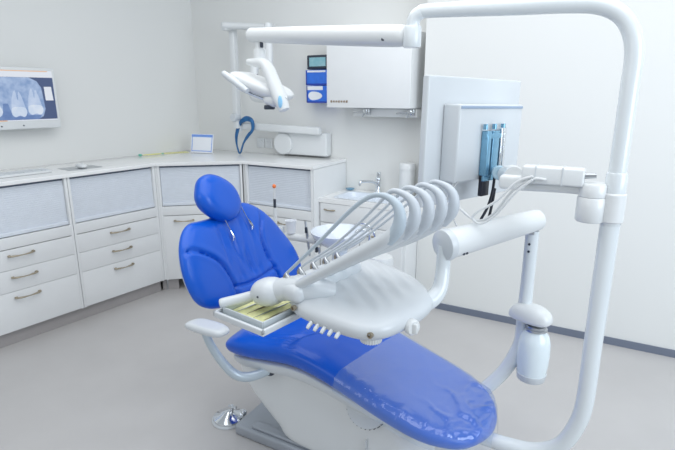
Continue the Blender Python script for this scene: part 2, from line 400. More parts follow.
# faucet
t = thing('faucet', 'chrome single lever tap standing behind the washbasin', 'tap', (-1.63, 3.625, .827))
bm = B(); lathe(bm, [(0, 0), (.026, 0), (.026, .01), (.021, .02), (.02, .1), (.022, .115), (.018, .128), (0, .13)], (-1.63, 3.625, .827), seg=20); obj('tap_body', bm, 'chrome', t)
bm = B(); tube(bm, [(-1.63, 3.625, .90), (-1.66, 3.575, .925), (-1.70, 3.50, .935), (-1.715, 3.475, .93), (-1.717, 3.47, .905)], [.014, .012, .011, .011, .010], 12); obj('spout', bm, 'chrome', t)
bm = B(); rbox(bm, (-1.625, 3.625, .975), (.024, .04, .05), .006); obj('lever', bm, 'chrome', t)
# dispenser
t = thing('soap_dispenser', 'white rounded cylinder dispenser on the sink counter against the alcove wall', 'dispenser', (-1.385, 3.62, .827))
bm = B(); lathe(bm, [(0, 0), (.055, 0), (.06, .01), (.06, .2), (.058, .21), (0, .21)], (-1.385, 3.62, .827), seg=28); obj('container', bm, 'plastic', t)
bm = B(); lathe(bm, [(0, 0), (.063, 0), (.063, .04), (.055, .05), (0, .052)], (-1.385, 3.62, 1.037), seg=28); obj('lid', bm, 'plastic', t)
bm = B(); lathe(bm, [(0, .004), (.02, 0), (.035, .008), (.04, .014), (.036, .013), (.015, .006), (0, .006)], (-1.89, 3.64, .8272), seg=20); tag(obj('dish', bm, 'bluesteel'), 'small blue dish at the back left corner of the sink counter', 'dish')

# wall cabinet with towel rail
t = thing('wall_cabinet', 'white box shaped cabinet hung on the back wall above the sink', 'cabinet', (-1.638, 3.55, 1.5))
bm = B(); rbox(bm, (-1.638, 3.557, 1.765), (.675, .262, .53), .003); obj('body', bm, 'lacquer', t)
bm = B(); rbox(bm, (-1.638, 3.418, 1.765), (.675, .018, .53), .003); obj('door', bm, 'lacquer', t)
bm = B()
for k in range(7): rbox(bm, (-1.935+.022*k, 3.408, 1.545), (.015, .0012, .014 if k % 3 else .016), 0)
plab(obj('maker_mark', bm, 'brown', t), 'small brown lettering, unreadable')
bm = B(); rbox(bm, (-1.56, 3.6, 1.462), (.52, .10, .06), .006); rbox(bm, (-1.56, 3.6, 1.488), (.50, .08, .02), .002); plab(obj('under_rack', bm, 'lacquer', t), 'shallow white rack hanging below the box')
for x in (-1.70, -1.34):
    bm = B(); rbox(bm, (x, 3.53, 1.47), (.035, .04, .045), .004); rbox(bm, (x+.028, 3.525, 1.472), (.014, .03, .05), .003); tube(bm, [(x-.02, 3.52, 1.465), (x-.10, 3.50, 1.462)], [.006, .004], 8, smooth=False)
    tube(bm, [(x-.01, 3.51, 1.46), (x-.015, 3.505, 1.43)], .008, 8, smooth=False)
    obj('valve', bm, 'chrome', t)
# glove boxes and small reader beside it
def carton(x, z, h, label, win):
    t = thing('glove_box', label, 'box', (x, 3.62, z), 'blue glove boxes on the back wall')
    bm = B(); rbox(bm, (x, 3.62, z+h/2), (.22, .10, h-.003), .002); obj('carton', bm, 'boxblue', t)
    bm = B(); rbox(bm, (x, 3.5695, z+.008), (.218, .0015, .012), 0); rbox(bm, (x-.104, 3.5695, z+h/2), (.01, .0015, h-.01), 0); obj('print_band', bm, 'boxnavy', t)
    bm = B()
    if win:
        prism(bm, [(x-.05+.09*c*(1 if c > 0 else .45)-.0, z+h*.42+.034*s_) for c, s_ in [(math.cos(2*PI*k/20), math.sin(2*PI*k/20)) for k in range(20)]], -.0, .0015, frame((0, 3.5685, 0), V(1, 0, 0), V(0, 0, 1), V(0, -1, 0)))
        rbox(bm, (x-.03, 3.5695, z+h-.02), (.15, .0015, .03), 0)
    else: rbox(bm, (x-.01, 3.5695, z+h-.012), (.17, .0015, .014), 0)
    plab(obj('opening', bm, 'paper', t), 'white patch on the blue front')
carton(-2.150, 1.528, .138, 'lower blue and white glove box on the back wall, left of the hung cabinet', True)
carton(-2.154, 1.667, .12, 'upper blue glove box on the back wall, stacked over the one with a white opening', False)
t = thing('tablet_display', 'small dark framed display on top of the blue glove boxes', 'display', (-2.16, 3.62, 1.79))
bm = B(); rbox(bm, (-2.165, 3.62, 1.846), (.20, .06, .11), .008); obj('frame', bm, 'dark', t)
bm = B(); rbox(bm, (-2.165, 3.5885, 1.848), (.15, .003, .068), .001); obj('screen', bm, screenmat('reader_glow', srgb(140, 205, 225), .7, srgb(170, 220, 235)), t)

# ------------------------------------------------------------------ x-ray arm on the back wall
t = thing('xray_arm', 'white folding wall arm of an x-ray machine in the corner with a long box base', 'x-ray machine', (-2.3, 3.60, 1.09))
bm = B(); rbox(bm, (-2.335, 3.64, 1.19), (.49, .085, .19), .012); obj('wall_box', bm, 'plastic', t)
bm = B(); lathe(bm, [(0, 0), (.093, 0), (.093, .012), (.085, .02), (0, .022)], (-2.52, 3.597, 1.185), (0, -1, 0), 36); obj('round_cover', bm, 'plastic', t)
bm = B(); rbox(bm, (0, 0, 0), (.80, .06, .062), .012, Matrix.Translation((-2.53, 3.57, 1.315)) @ Matrix.Rotation(math.radians(1.5), 4, 'Y')); obj('lower_arm', bm, 'plastic', t)
bm = B(); rbox(bm, (-2.955, 3.52, 1.72), (.055, .06, .83), .012); obj('upright_arm', bm, 'plastic', t)
bm = B(); lathe(bm, [(0, -.04), (.03, -.04), (.036, -.03), (.036, .03), (.03, .04), (0, .04)], (-2.955, 3.50, 1.40), (0, 1, 0), 20); lathe(bm, [(0, -.05), (.026, -.05), (.026, .05), (0, .05)], (-2.952, 3.54, 1.33), seg=20); obj('elbow_joint', bm, 'plastic2', t)
bm = B(); tube(bm, [(-2.972, 3.42, 2.15), (-2.60, 3.64, 2.135)], .036, 12, smooth=False, flat=.8); rbox(bm, (-2.965, 3.47, 2.145), (.07, .12, .07), .02); obj('upper_arm', bm, 'plastic', t)
bm = B(); tube(bm, [(-2.44, 3.32, 2.10), (-2.60, 3.60, 2.13)], .03, 12, smooth=False); tube(bm, [(-2.44, 3.32, 2.12), (-2.44, 3.32, 1.92), (-2.44, 3.32, 1.80)], [.032, .032, .030], 14, smooth=False); obj('hanger', bm, 'plastic', t)
bm = B(); tube(bm, [(-2.44, 3.32, 1.82), (-2.49, 3.28, 1.83), (-2.53, 3.25, 1.80), (-2.535, 3.24, 1.68)], [.03, .032, .034, .034], 14); ellipsoid(bm, (-2.47, 3.24, 1.62), (.10, .07, .085), p=.75); obj('xray_head', bm, 'plastic', t)
bm = B(); tube(bm, [(-2.45, 3.17, 1.74), (-2.43, 3.16, 1.68), (-2.425, 3.16, 1.62)], [.012, .016, .012], 10); obj('head_ring', bm, 'dark', t)
bm = B()
for ph in (0, .35):
    tube(bm, [(-2.94-ph*.05, 3.525, 1.32), (-2.95-ph*.04, 3.50, 1.24), (-2.955, 3.50, 1.15), (-2.925, 3.50, 1.088), (-2.88, 3.50, 1.18), (-2.83+ph*.04, 3.50, 1.25), (-2.79, 3.52, 1.30), (-2.80, 3.53, 1.37), (-2.86, 3.53, 1.385+ph*.03), (-2.92, 3.525, 1.36), (-2.94-ph*.05, 3.525, 1.32)], [.010, .008, .007, .007, .008, .010, .013, .018, .020, .016, .010], 8)
tag(obj('elastic_band', bm, 'teal'), 'dark blue band looped over the left end of the x-ray arm', 'strap')
bm = B(); rbox(bm, (-2.83, 3.684, 1.17), (.085, .012, .085), .004); rbox(bm, (-2.74, 3.684, 1.17), (.085, .012, .085), .004)
for x in (-2.83, -2.74): lathe(bm, [(.026, 0), (.026, .004), (.02, .004), (.018, -.002), (0, -.002)], (x, 3.678, 1.17), (0, -1, 0), 18)
tag(obj('wall_socket', bm, 'plastic'), 'white double socket on the back wall below the x-ray arm', 'socket')

# ------------------------------------------------------------------ screen on the left wall
# plane parallel to left wall
Ld = LD; nrm = V(LD.y, -LD.x, 0)
def lw(s, off, z):      # s metres from the corner toward the camera, off from the wall
    p = LW0-Ld*s+nrm*off; return V(p.x, p.y, z)
def lwframe(s, off, z): return frame(lw(s, off, z), Ld, V(0, 0, 1), -nrm*-1)
SC = 1.36; OFF = .10   # right edge distance from corner
fr = frame(lw(SC, OFF, 1.36), Ld, V(0, 0, 1), nrm)      # x towards the corner (negative = camera side), y up
t = thing('wall_screen', 'white framed flat screen on the left wall showing a tooth x-ray', 'screen', lw(SC+.32, .05, 1.375))
W, Hh = .66, .42
bm = B(); rbox(bm, (-W/2, Hh/2, -.01), (W, Hh, .045), .01, fr); obj('bezel', bm, 'plastic', t)
bm = B(); rbox(bm, (-W/2, Hh/2, -.055), (.12, .14, .08), .006, fr); obj('wall_mount', bm, 'plastic2', t)
sw = dict(navy=screenmat('screen_navy', srgb(64, 84, 128), 1), film=screenmat('xray_film', srgb(128, 158, 205), 1, srgb(176, 198, 232)),
          tooth=screenmat('xray_tooth', srgb(206, 222, 244), 1, srgb(226, 236, 250)), mid=screenmat('xray_dark', srgb(96, 128, 184), 1, srgb(120, 150, 200)), white=screenmat('screen_bar', srgb(232, 238, 248), 1),
          orange=screenmat('screen_orange', srgb(236, 190, 150), 1), lav=screenmat('screen_edge', srgb(190, 186, 226), 1), root=screenmat('xray_root', srgb(176, 198, 232), 1, srgb(200, 216, 242)))
def flat(name, pts, z, m, par, sm=0):
    bm = B(); P = [(p[0], p[1], 0) for p in pts]
    if sm: P = [tuple(p) for p in catmull(P, sm, True)]
    prism(bm, [(p[0], p[1]) for p in P], z, z+.0006, fr); return obj(name, bm, m, par, False)
sx0, sx1, sy0, sy1 = -W+.02, -.022, .058, Hh-.022
scr = flat('screen', [(sx0, sy0), (sx1, sy0), (sx1, sy1), (sx0, sy1)], .0128, sw['navy'], t)
flat('menu_bar', [(sx0, sy1-.045), (sx1, sy1-.045), (sx1, sy1), (sx0, sy1)], .0138, sw['white'], scr)
flat('title_line', [(sx0, sy1-.006), (sx1-.03, sy1-.006), (sx1-.03, sy1), (sx0, sy1)], .0148, sw['orange'], scr)
fx0, fx1, fy0, fy1 = -W+.02, -.098, sy0+.008, sy1-.046
o = flat('xray_picture', [(fx0, fy0), (fx1-.06, fy0), (fx1-.02, fy0+.02), (fx1, fy0+.07), (fx1-.01, fy1-.07), (fx1-.035, fy1-.025), (fx1-.085, fy1), (fx0, fy1)], .0138, sw['film'], scr)
flat('dark_patch', [(fx0, fy0), (fx1-.05, fy0), (fx1-.03, fy0+.03), (-.22, fy0+.028), (-.225, fy0+.05), (-.32, fy0+.03), (-.34, fy0+.11), (-.37, fy0+.11), (-.385, fy0+.03), (fx0, fy0+.02)], .0146, sw['mid'], scr)
for cx, wd, hh in ((-.275, .098, .03), (-.165, .10, .042), (-.43, .10, .035)):
    flat('tooth_image', [(cx-wd*.5, fy0+hh+.01), (cx-wd*.3, fy0+hh-.012), (cx, fy0+hh-.004), (cx+wd*.3, fy0+hh-.012), (cx+wd*.5, fy0+hh+.015), (cx+wd*.42, fy0+hh+.06), (cx+wd*.26, fy0+hh+.13), (cx+wd*.1, fy0+hh+.16), (cx, fy0+hh+.10), (cx-wd*.12, fy0+hh+.17), (cx-wd*.36, fy0+hh+.12), (cx-wd*.46, fy0+hh+.06)], .0154, sw['root'], scr, 4)
    flat('crown_image', [(cx-wd*.5, fy0+hh+.012), (cx-wd*.3, fy0+hh-.010), (cx, fy0+hh-.002), (cx+wd*.3, fy0+hh-.010), (cx+wd*.5, fy0+hh+.016), (cx+wd*.42, fy0+hh+.05), (cx, fy0+hh+.058), (cx-wd*.44, fy0+hh+.05)], .0162, sw['tooth'], scr, 4)
flat('thumbnail', [(-.088, .195), (-.034, .195), (-.040, .29), (-.090, .29)], .0138, sw['white'], scr)
flat('task_bar', [(sx0, sy0), (sx1, sy0), (sx1, sy0+.007), (sx0, sy0+.007)], .0142, sw['white'], scr)
flat('task_bar_light', [(sx0, sy0), (-.36, sy0), (-.36, sy0+.007), (sx0, sy0+.007)], .0150, sw['orange'], scr)
for x in (-.34, -.48):
    bm = B(); lathe(bm, [(0, 0), (.005, 0), (.005, .003), (0, .004)], fr @ V(x+.08, .025, .012), nrm, 12); obj('button', bm, 'dark', t)

# ------------------------------------------------------------------ things on the worktop
WT = 1.0785
frl, L = frm(LA, LB)
t = thing('keyboard', 'white computer keyboard on the worktop under the wall screen', 'keyboard', frl @ V(.33, .2, WT))
bm = B(); rbox(bm, (.36, .20, WT+.009), (.44, .13, .016), .004, frl); obj('case', bm, 'plastic', t)
bm = B()
for r in range(5):
    for c in range(15):
        rbox(bm, (.36-.196+c*.028, .20-.048+r*.024, WT+.0195), (.024, .02, .006), .002, frl, 1)
obj('keys', bm, 'plastic2', t)
bm = B(); rbox(bm, (.81, .20, WT+.0012), (.24, .17, .0024), .001, frl); tag(obj('mouse_pad', bm, 'steel'), 'thin grey mouse pad on the left worktop', 'mouse pad')
t = thing('computer_mouse', 'small white computer mouse on the grey pad', 'mouse', frl @ V(.80, .2, WT+.0026))
bm = B(); ellipsoid(bm, (.80, .165, WT+.0185), (.030, .055, .016), frl, .8, 16); obj('shell', bm, 'plastic', t)
bm = B(); lathe(bm, [(0, -.003), (.006, -.003), (.006, .003), (0, .003)], frl @ V(.80, .145, WT+.033), LD, 12); obj('scroll_wheel', bm, 'plastic2', t)
t = thing('toothbrush', 'yellow and green toothbrush lying on the corner of the worktop', 'toothbrush', (-3.56, 3.07, WT))
bm = B(); tube(bm, [(-3.59, 3.00, WT+.007), (-3.56, 3.07, WT+.008), (-3.54, 3.16, WT+.007)], [.004, .006, .005], 8); obj('brush_handle', bm, 'yellow2', t)
bm = B(); rbox(bm, (-3.60, 2.98, WT+.009), (.022, .022, .018), .003); obj('bristles', bm, 'green', t)
bm = B(); rbox(bm, (-3.535, 3.17, WT+.007), (.012, .02, .01), .003); obj('end_tip', bm, 'green', t)
bm = B(); prism(bm, [(-3.62, 3.24), (-3.54, 3.20), (-3.44, 3.40), (-3.52, 3.44)], WT, WT+.0015); tag(obj('note_sheet', bm, 'yellow2'), 'pale yellow paper slip on the worktop behind the toothbrush', 'paper')
# calendar stand
t = thing('desk_calendar', 'small white desk calendar with blue border standing in the corner', 'calendar', (-3.29, 3.42, WT))
cf = frame((-3.17, 3.46, WT), V(1, .12, 0).normalized(), V(0, .22, 1).normalized(), V(0, -1, 0))
cx = V(.99, .14, 0).normalized(); cy = V(-.14*.2, .99*.2, .98).normalized(); cz = cx.cross(cy)
cf = frame((-3.29, 3.40, WT+.002), cx, cy, cz)
bm = B(); rbox(bm, (0, .085, 0), (.235, .17, .004), .001, cf); c2 = V(-.14*-.6, -.6*-.99*-1, .8)
rbox(bm, (0, .075, -.055), (.235, .16, .003), .001, cf @ Matrix.Rotation(math.radians(-34), 4, 'X')) if False else None
prism(bm, [(-.115, 0), (.115, 0), (.115, .004), (-.115, .004)], -.07, .0, cf); obj('stand', bm, 'paper', t)
bm = B()
for a in ((0, .155, .225, .022), (0, .018, .21, .006), (-.105, .085, .006, .15), (.105, .085, .006, .15)): rbox(bm, (a[0], a[1], .0028), (a[2], a[3], .001), 0, cf)
obj('blue_border', bm, mat('calendar_blue', srgb(120, 160, 232), .5, noise_amt=.03), t)

# ------------------------------------------------------------------ dental chair
CY = 1.755
t = chair = thing('dental_chair', 'bright blue leather dental chair with white base in the middle of the room', 'dental chair', (-.95, CY, 0))
# backrest in its own plane
d = V(-.332, 0, .943); n = V(.943, 0, .332)
bf = frame((-1.459, 1.745, .635), V(0, 1, 0), d, n)          # x = across, y = up the back, z = toward the patient
bf = bf @ Matrix.Translation((0, 0, -.012))
def curl(x, y):   # the wings come forward a little
    return .30*(abs(x-.065)**2.2)*(1 if x > .065 else .75)
back_o = [(-.13, .435), (-.20, .435), (-.255, .405), (-.30, .345), (-.325, .26), (-.325, .17), (-.30, .10), (-.24, .055), (-.16, .03), (-.07, .01), (.05, -.01), (.2, -.035), (.33, -.045), (.41, -.02), (.447, .035), (.447, .10), (.43, .17), (.39, .255), (.34, .345), (.27, .42), (.19, .462), (.10, .462), (.03, .455), (-.05, .435)]
s1 = seam([(-.345, .31), (-.27, .325), (-.20, .29), (-.135, .235), (-.10, .16), (-.085, .08), (-.075, -.02)], .017, .0065)
s2 = seam([(.30, .42), (.235, .355), (.20, .29), (.19, .22), (.205, .14), (.235, .03), (.25, -.06)], .017, .0065)
s3 = seam([(-.09, .10), (.0, .085), (.1, .085), (.22, .10)], .010, .008)
def wr(x, y):
    z = 0
    if y > .08:
        f = min(1, (y-.08)/.06)*max(0, min(1, (.44-y)/.08))
        for cx, a, ph, wd in ((-.04, .009, 0, .016), (.015, .010, 1.0, .013), (.07, .011, 2.1, .015), (.125, .009, 3.0, .013), (-.085, .006, 4, .012), (.165, .006, 5, .011)):
            if -.12 < x < .22:
                cxx = cx+.016*math.sin(y*14+ph)+(y-.25)*-.06
                z -= f*a*math.exp(-((x-cxx)/wd)**2)*(.6+.4*math.sin(y*22+ph*2))
    return z
bm = B(); cushion(bm, back_o, bf, .055, .045, lambda x, y: s1(x, y)+s2(x, y)+s3(x, y)+wr(x, y), n=7, rings=64, pw=5, centre=(.065, .19), curve=curl)
obj('backrest', bm, 'leather', t, sharp=80)
bm = B(); cushion(bm, [(x*.9+.006, y*.9+.02) for x, y in back_o], bf @ Matrix.Translation((0, 0, -.05)), .03, .03, n=3, rings=10, pw=6, centre=(.065, .2), curve=curl); plab(obj('backrest_shell', bm, 'plastic', t), 'white plastic shell behind the blue back')
# headrest
hf = frame(bf @ V(-.012, .505, .05), V(0, 1, 0), d, n) @ Matrix.Rotation(math.radians(-28), 4, 'Z')
ho = [(x*.88, y*.86) for x, y in [(-.150, .0), (-.14, .07), (-.085, .118), (.0, .128), (.085, .105), (.14, .045), (.15, -.02), (.12, -.075), (.06, -.11), (-.02, -.115), (-.10, -.09), (-.14, -.05)]]
bm = B(); cushion(bm, ho, hf, .05, .05, n=6, rings=30, pw=4); obj('headrest', bm, 'leather', t, sharp=80)
bm = B(); rbox(bm, (.03, .42, -.045), (.07, .22, .018), .006, bf); plab(obj('headrest_bar', bm, 'steel', t), 'metal bar carrying the headrest')
# seat and legrest: one loft along X
def prof(x):
    pts = [(-1.45, .555, .22), (-1.40, .575, .245), (-1.25, .590, .255), (-1.05, .612, .255), (-.93, .592, .25), (-.80, .548, .25), (-.65, .492, .25), (-.50, .444, .245), (-.40, .417, .22), (-.32, .400, .165), (-.27, .392, .06)]
    for a, c in zip(pts, pts[1:]):
        if a[0] <= x <= c[0]:
            k = (x-a[0])/(c[0]-a[0]); k = k
            return (a[1]+(c[1]-a[1])*k, a[2]+(c[2]-a[2])*k)
    return pts[-1][1:]
def seat_z(x):
    return .25*sum(prof(max(-1.45, min(-.27, x+dx)))[0] for dx in (-.045, -.015, .015, .045))
seat_o = []
for x in (-1.405, -1.33, -1.2, -1.05, -.93, -.8, -.65, -.52, -.43): seat_o.append((x, -(.235 if x < -1.4 else .262 if x < -1.2 else .258 if x < -.6 else .25 if x < -.5 else .225)))
seat_o += [(-.34, -.165), (-.285, -.06), (-.275, .03), (-.30, .13), (-.35, .2), (-.43, .245)]
for x in (-.55, -.7, -.85, -1.0, -1.15, -1.3, -1.41): seat_o.append((x, .262))
seat_o += [(-1.43, .15), (-1.43, -.1)]
q1 = seam([(-1.06, -.30), (-1.075, -.17), (-1.03, -.05), (-1.03, .1), (-1.07, .3)], .010, .009)
q2 = seam([(-1.40, -.10), (-1.30, -.165), (-1.15, -.17), (-1.075, -.14)], .007, .008)
def sdisp(x, y):
    return q1(x, y)+q2(x, y)-.016*math.exp(-((x+1.25)/.14)**2-(y/.15)**2)+.002*noise.noise(V(x*9, y*14, 0))
sf = frame((0, CY, 0), V(1, 0, 0), V(0, 1, 0), V(0, 0, 1))
bm = B(); cushion(bm, seat_o, sf, .040, .064, sdisp, n=6, rings=56, pw=9, centre=(-.86, 0), curve=lambda x, y: seat_z(x)-.040)
obj('seat', bm, 'leather', t, sharp=80)
# underside shell
bm = B(); cushion(bm, [(-1.40, -.17), (-1.36, -.225), (-1.2, -.240), (-1.0, -.238), (-.8, -.225), (-.6, -.18), (-.48, -.12), (-.46, 0), (-.5, .14), (-.6, .2), (-.9, .235), (-1.2, .235), (-1.4, .2), (-1.42, 0)], sf, .01, .055, n=4, rings=24, pw=14, centre=(-.9, 0), curve=lambda x, y: seat_z(x)-.108)
plab(obj('seat_shell', bm, 'plastic2', t), 'white plastic underside of the seat')
# ring joint under the legrest
bm = B(); c = V(-.74, CY-.165, .395)
lathe(bm, [(.075, -.02), (.085, -.02), (.088, -.012), (.088, .012), (.085, .02), (0, .02), (0, -.012), (.075, -.012)], c, (0, -1, .35), 36); obj('pivot_ring', bm, 'plastic2', t)
bm = B(); q = V(0, 0, 1).rotation_difference(V(0, -1, .35).normalized())
for k in range(30):
    a = 2*PI*k/30; m = Matrix.Translation(c) @ q.to_matrix().to_4x4() @ Matrix.Rotation(a, 4, 'Z'); rbox(bm, (.089, 0, 0), (.004, .004, .022), 0, m)
obj('ring_teeth', bm, 'dark', t)
# white base body
bm = B(); bfm = frame((0, 0, 0), V(1, 0, 0), V(0, 0, 1), V(0, 1, 0))
side_o = [(-1.40, .47), (-1.42, .42), (-1.405, .345), (-1.33, .25), (-1.20, .13), (-1.08, .05), (-.55, .05), (-.50, .12), (-.52, .26), (-.58, .34), (-.75, .40), (-.95, .47), (-1.1, .50), (-1.25, .50)]
so = [(p.x, p.y) for p in catmull([(a, c_, 0) for a, c_ in side_o], 4, True)]
cushion(bm, [(a-.03, c_) for a, c_ in side_o], frame((0, 1.755, 0), V(1, 0, 0), V(0, 0, 1), V(0, 1, 0)), .155, .165, n=5, rings=40, pw=16, centre=(-.90, .27)); obj('base_body', bm, 'plastic', t, sharp=80)
bm = B(); rbox(bm, (-.74, 1.583, .14), (.004, .010, .20), 0, None); plab(obj('cover_seam', bm, 'plastic2', t), 'vertical joint line of the base cover')
bm = B(); rbox(bm, (-1.0, 1.755, .028), (.90, .33, .056), .014); rbox(bm, (-1.10, 1.632, .064), (.52, .05, .018), .009); plab(obj('floor_plate', bm, 'greyplate', t), 'grey metal plate on the floor')
# armrest
bm = B(); cushion(bm, [(-1.445, -.028), (-1.40, -.042), (-1.30, -.042), (-1.255, -.028), (-1.25, .018), (-1.29, .040), (-1.38, .044), (-1.435, .028)], frame((0, 1.36, .69), V(1, 0, 0), V(0, 1, 0), V(0, 0, 1)), .018, .016, n=5, rings=16, pw=6); plab(obj('armrest_pad', bm, 'plastic2', t), 'pale grey armrest pad')
bm = B(); tube(bm, [(-1.37, 1.36, .685), (-1.355, 1.375, .61), (-1.325, 1.40, .53), (-1.29, 1.435, .46), (-1.25, 1.475, .435), (-1.20, 1.53, .445), (-1.17, 1.58, .46)], [.016, .017, .018, .020, .021, .020, .018], 16); plab(obj('armrest_tube', bm, mat('silver_enamel', srgb(188, 200, 208), .3, metal=.2, noise_amt=.02), t), 'curved silver armrest tube')
bm = B(); ellipsoid(bm, (-1.19, 1.548, .448), (.028, .02, .028)); obj('armrest_socket', bm, 'dark', t)
# plastic film sleeve over the legrest
def half(x):
    pts = [(-.95, .266), (-.6, .264), (-.5, .256), (-.43, .24), (-.36, .2), (-.31, .15), (-.272, .06)]
    for a, c_ in zip(pts, pts[1:]):
        if a[0] <= x <= c_[0]: return a[1]+(c_[1]-a[1])*(x-a[0])/(c_[0]-a[0])
    return pts[0][1] if x < -.95 else pts[-1][1]
bm = B(); rows = []; NX, NY = 80, 60
for i in range(NX+1):
    f = i/NX; row = []
    for j in range(NY+1):
        g = -1+2*j/NY; x0 = -.845+.09*(j/NY)
        x = x0+(-.2715-x0)*f; hw = half(x)+.004; sgn = math.copysign(1, g)
        a = abs(g)
        if a < .86:
            k = a/.86; y = g/.86*hw; r = k; z = seat_z(x)-.040+.040*math.sqrt(max(0, 1-min(r, .999)**9))+.0035
        else:
            k = (a-.86)/.14; y = sgn*(hw+.001); z = seat_z(x)-.040-.038*k
        end = max(0, (f-.50)/.50)
        rg = 1-abs(noise.noise(V(x*11+3, y*7, 1.3)))*5
        r2 = 1-abs(noise.noise(V(x*24+9, y*17, 4.3)))*4
        z += (.0010+.016*end)*max(0, rg)*(1 if a < .84 else .15)+.006*end*max(0, r2)
        if g < -.6: z += .004*max(0, 1-abs(noise.noise(V(x*30, y*8, 7.7)))*4)
        if f > .955: z -= .06*((f-.955)/.045)**2
        row.append(bm.verts.new((x, CY+y, z)))
    rows.append(row)
for a, c_ in zip(rows, rows[1:]):
    for j in range(NY): bm.faces.new((a[j], a[j+1], c_[j+1], c_[j]))
tag(obj('film_cover', bm, 'film', sharp=80), 'clear wrinkled plastic film stretched over the foot end of the blue chair', 'plastic cover')
# bib clips
for (x, y, a, lab) in ((-.02, .40, 0, 'left'), (.12, .42, .2, 'right')):
    p0 = bf @ V(x-.008, y+.03, .058); p1 = bf @ V(x, y-.03, .066); p2 = bf @ V(x+.012+a*.05, y-.085, .066)
    tt = thing('bib_clip', 'small metal bib clip hanging on a beaded cord on the %s side below the headrest' % lab, 'clip', p2, 'bib clips on the backrest')
    bm = B(); tube(bm, [p0, p1, p1.lerp(p2, .5)], .0022, 6); obj('cord', bm, 'steel', tt)
    bm = B(); tube(bm, [p1.lerp(p2, .35), p1.lerp(p2, .7), p2], [.0035, .006, .005], 8); tube(bm, [p2+V(0, -.004, 0), p2+V(0, -.008, -.014)], .003, 6, smooth=False); tube(bm, [p2+V(0, .004, 0), p2+V(0, .008, -.014)], .003, 6, smooth=False); obj('clasp', bm, 'chrome', tt)

# ------------------------------------------------------------------ foot control
t = thing('foot_control', 'round chrome foot control on the floor left of the chair base', 'foot switch', (-1.55, 1.665, 0))
bm = B(); lathe(bm, [(0, 0), (.082, 0), (.084, .006), (.08, .014), (0, .015)], (-1.55, 1.665, .0), seg=40); plab(obj('base_ring', bm, 'plastic2', t), 'pale rubber ring')
bm = B(); lathe(bm, [(0, .016), (.076, .016), (.074, .022), (.045, .034), (.014, .052), (0, .054)], (-1.55, 1.665, .0), seg=40); obj('disc', bm, 'chrome', t)
bm = B(); tube(bm, [(-1.53, 1.67, .04), (-1.53, 1.675, .085)], .007, 10, smooth=False); tube(bm, [(-1.55, 1.67, .078), (-1.505, 1.675, .078)], .006, 10, smooth=False); rbox(bm, (-1.475, 1.69, .05), (.03, .03, .03), .008); obj('lever', bm, 'chrome', t)

# ------------------------------------------------------------------ big pole
PX, PY = .015, 1.75
t = thing('overhead_pole', 'tall white bent tube rising right of the chair and arching over to the lamp', 'pole', (PX, PY, .3))
bm = B(); tube(bm, [(-.62, PY, .30), (-.40, PY, .30), (-.22, PY, .30), (-.12, PY, .315), (-.045, PY, .365), (-.005, PY, .45), (PX, PY, .56), (PX, PY, .8), (PX, PY, 1.05), (PX, PY, 1.30)], .029, 22, 8); obj('lower_tube', bm, 'tube', t)
bm = B(); lathe(bm, [(.028, 0), (.0305, .004), (.0305, .16), (.029, .166), (.024, .168)], (PX, PY, 1.20), seg=28); obj('sleeve', bm, 'tube', t)
bm = B(); tube(bm, [(PX, PY, 1.28), (PX, PY, 1.45), (PX, PY, 1.62), (PX, PY, 1.70), (PX-.012, PY, 1.765), (PX-.045, PY, 1.818), (PX-.10, PY, 1.848), (PX-.18, PY, 1.859), (-.35, PY-.01, 1.864), (-.595, PY-.022, 1.870), (-.634, PY-.025, 1.865), (-.654, PY-.026, 1.846), (-.658, PY-.026, 1.81)], [.0255]*9+[.023]*4, 22, 8); obj('upper_tube', bm, 'tube', t)
# ------------------------------------------------------------------ lamp
LX, LY = -.658, PY-.026
t = thing('dental_lamp', 'white dental lamp on a long arm hanging over the headrest', 'lamp', (LX, LY, 1.80))
P1 = V(-.705, 1.735, 1.797); P0 = V(-1.475, 1.88, 1.853)
bm = B(); lathe(bm, [(0, -.035), (.028, -.035), (.031, -.03), (.031, .03), (.028, .035), (0, .035)], (LX, LY, 1.79), seg=28); tube(bm, [(LX, LY, 1.79), (-.70, 1.735, 1.79)], .022, 14, smooth=False); obj('swivel', bm, 'tube', t)
bm = B(); dd = (P0-P1).normalized(); tube(bm, [P1-dd*.03, P1-dd*.01, P1.lerp(P0, .1), P1.lerp(P0, .5), P1.lerp(P0, .93), P0, P0+dd*.012], [.024, .036, .0385, .036, .031, .030, .018], 20, 4, flat=1.0); obj('spring_arm', bm, 'plastic', t)
bm = B()
for q_, r_ in ((P1.lerp(P0, .07)+V(.012, -.037, -.004), .006), (P1.lerp(P0, .09)+V(.012, -.037, -.016), .006), (P0+V(.03, -.030, -.002), .004)):
    bm = B(); lathe(bm, [(0, 0), (r_, 0), (r_, .002), (0, .002)], q_, (.1, -1, 0), 12); obj('screw', bm, 'dark', t)
J = P0+V(.045, .0, -.03)
bm = B(); lathe(bm, [(0, 0), (.020, 0), (.020, -.03), (.028, -.032), (.028, -.075), (0, -.075)], J, seg=24); obj('joint', bm, 'plastic', t)
bm = B(); rbox(bm, tuple(J+V(.024, -.018, -.012)), (.012, .012, .03), .003); obj('joint_pin', bm, 'dark', t)
Yk = J+V(0, -.03, -.085)
yk = [Yk+V(-.045, 0, .0), Yk+V(0, 0, -.004), Yk+V(.04, -.005, -.008), Yk+V(.068, -.01, -.026), Yk+V(.092, -.015, -.068), Yk+V(.135, -.02, -.155), Yk+V(.16, -.022, -.205)]
bm = B(); tube(bm, yk, [.013, .019, .022, .025, .027, .029, .022], 18, 6, flat=1.15, side=(0, 1, 0)); obj('yoke', bm, 'plastic', t)
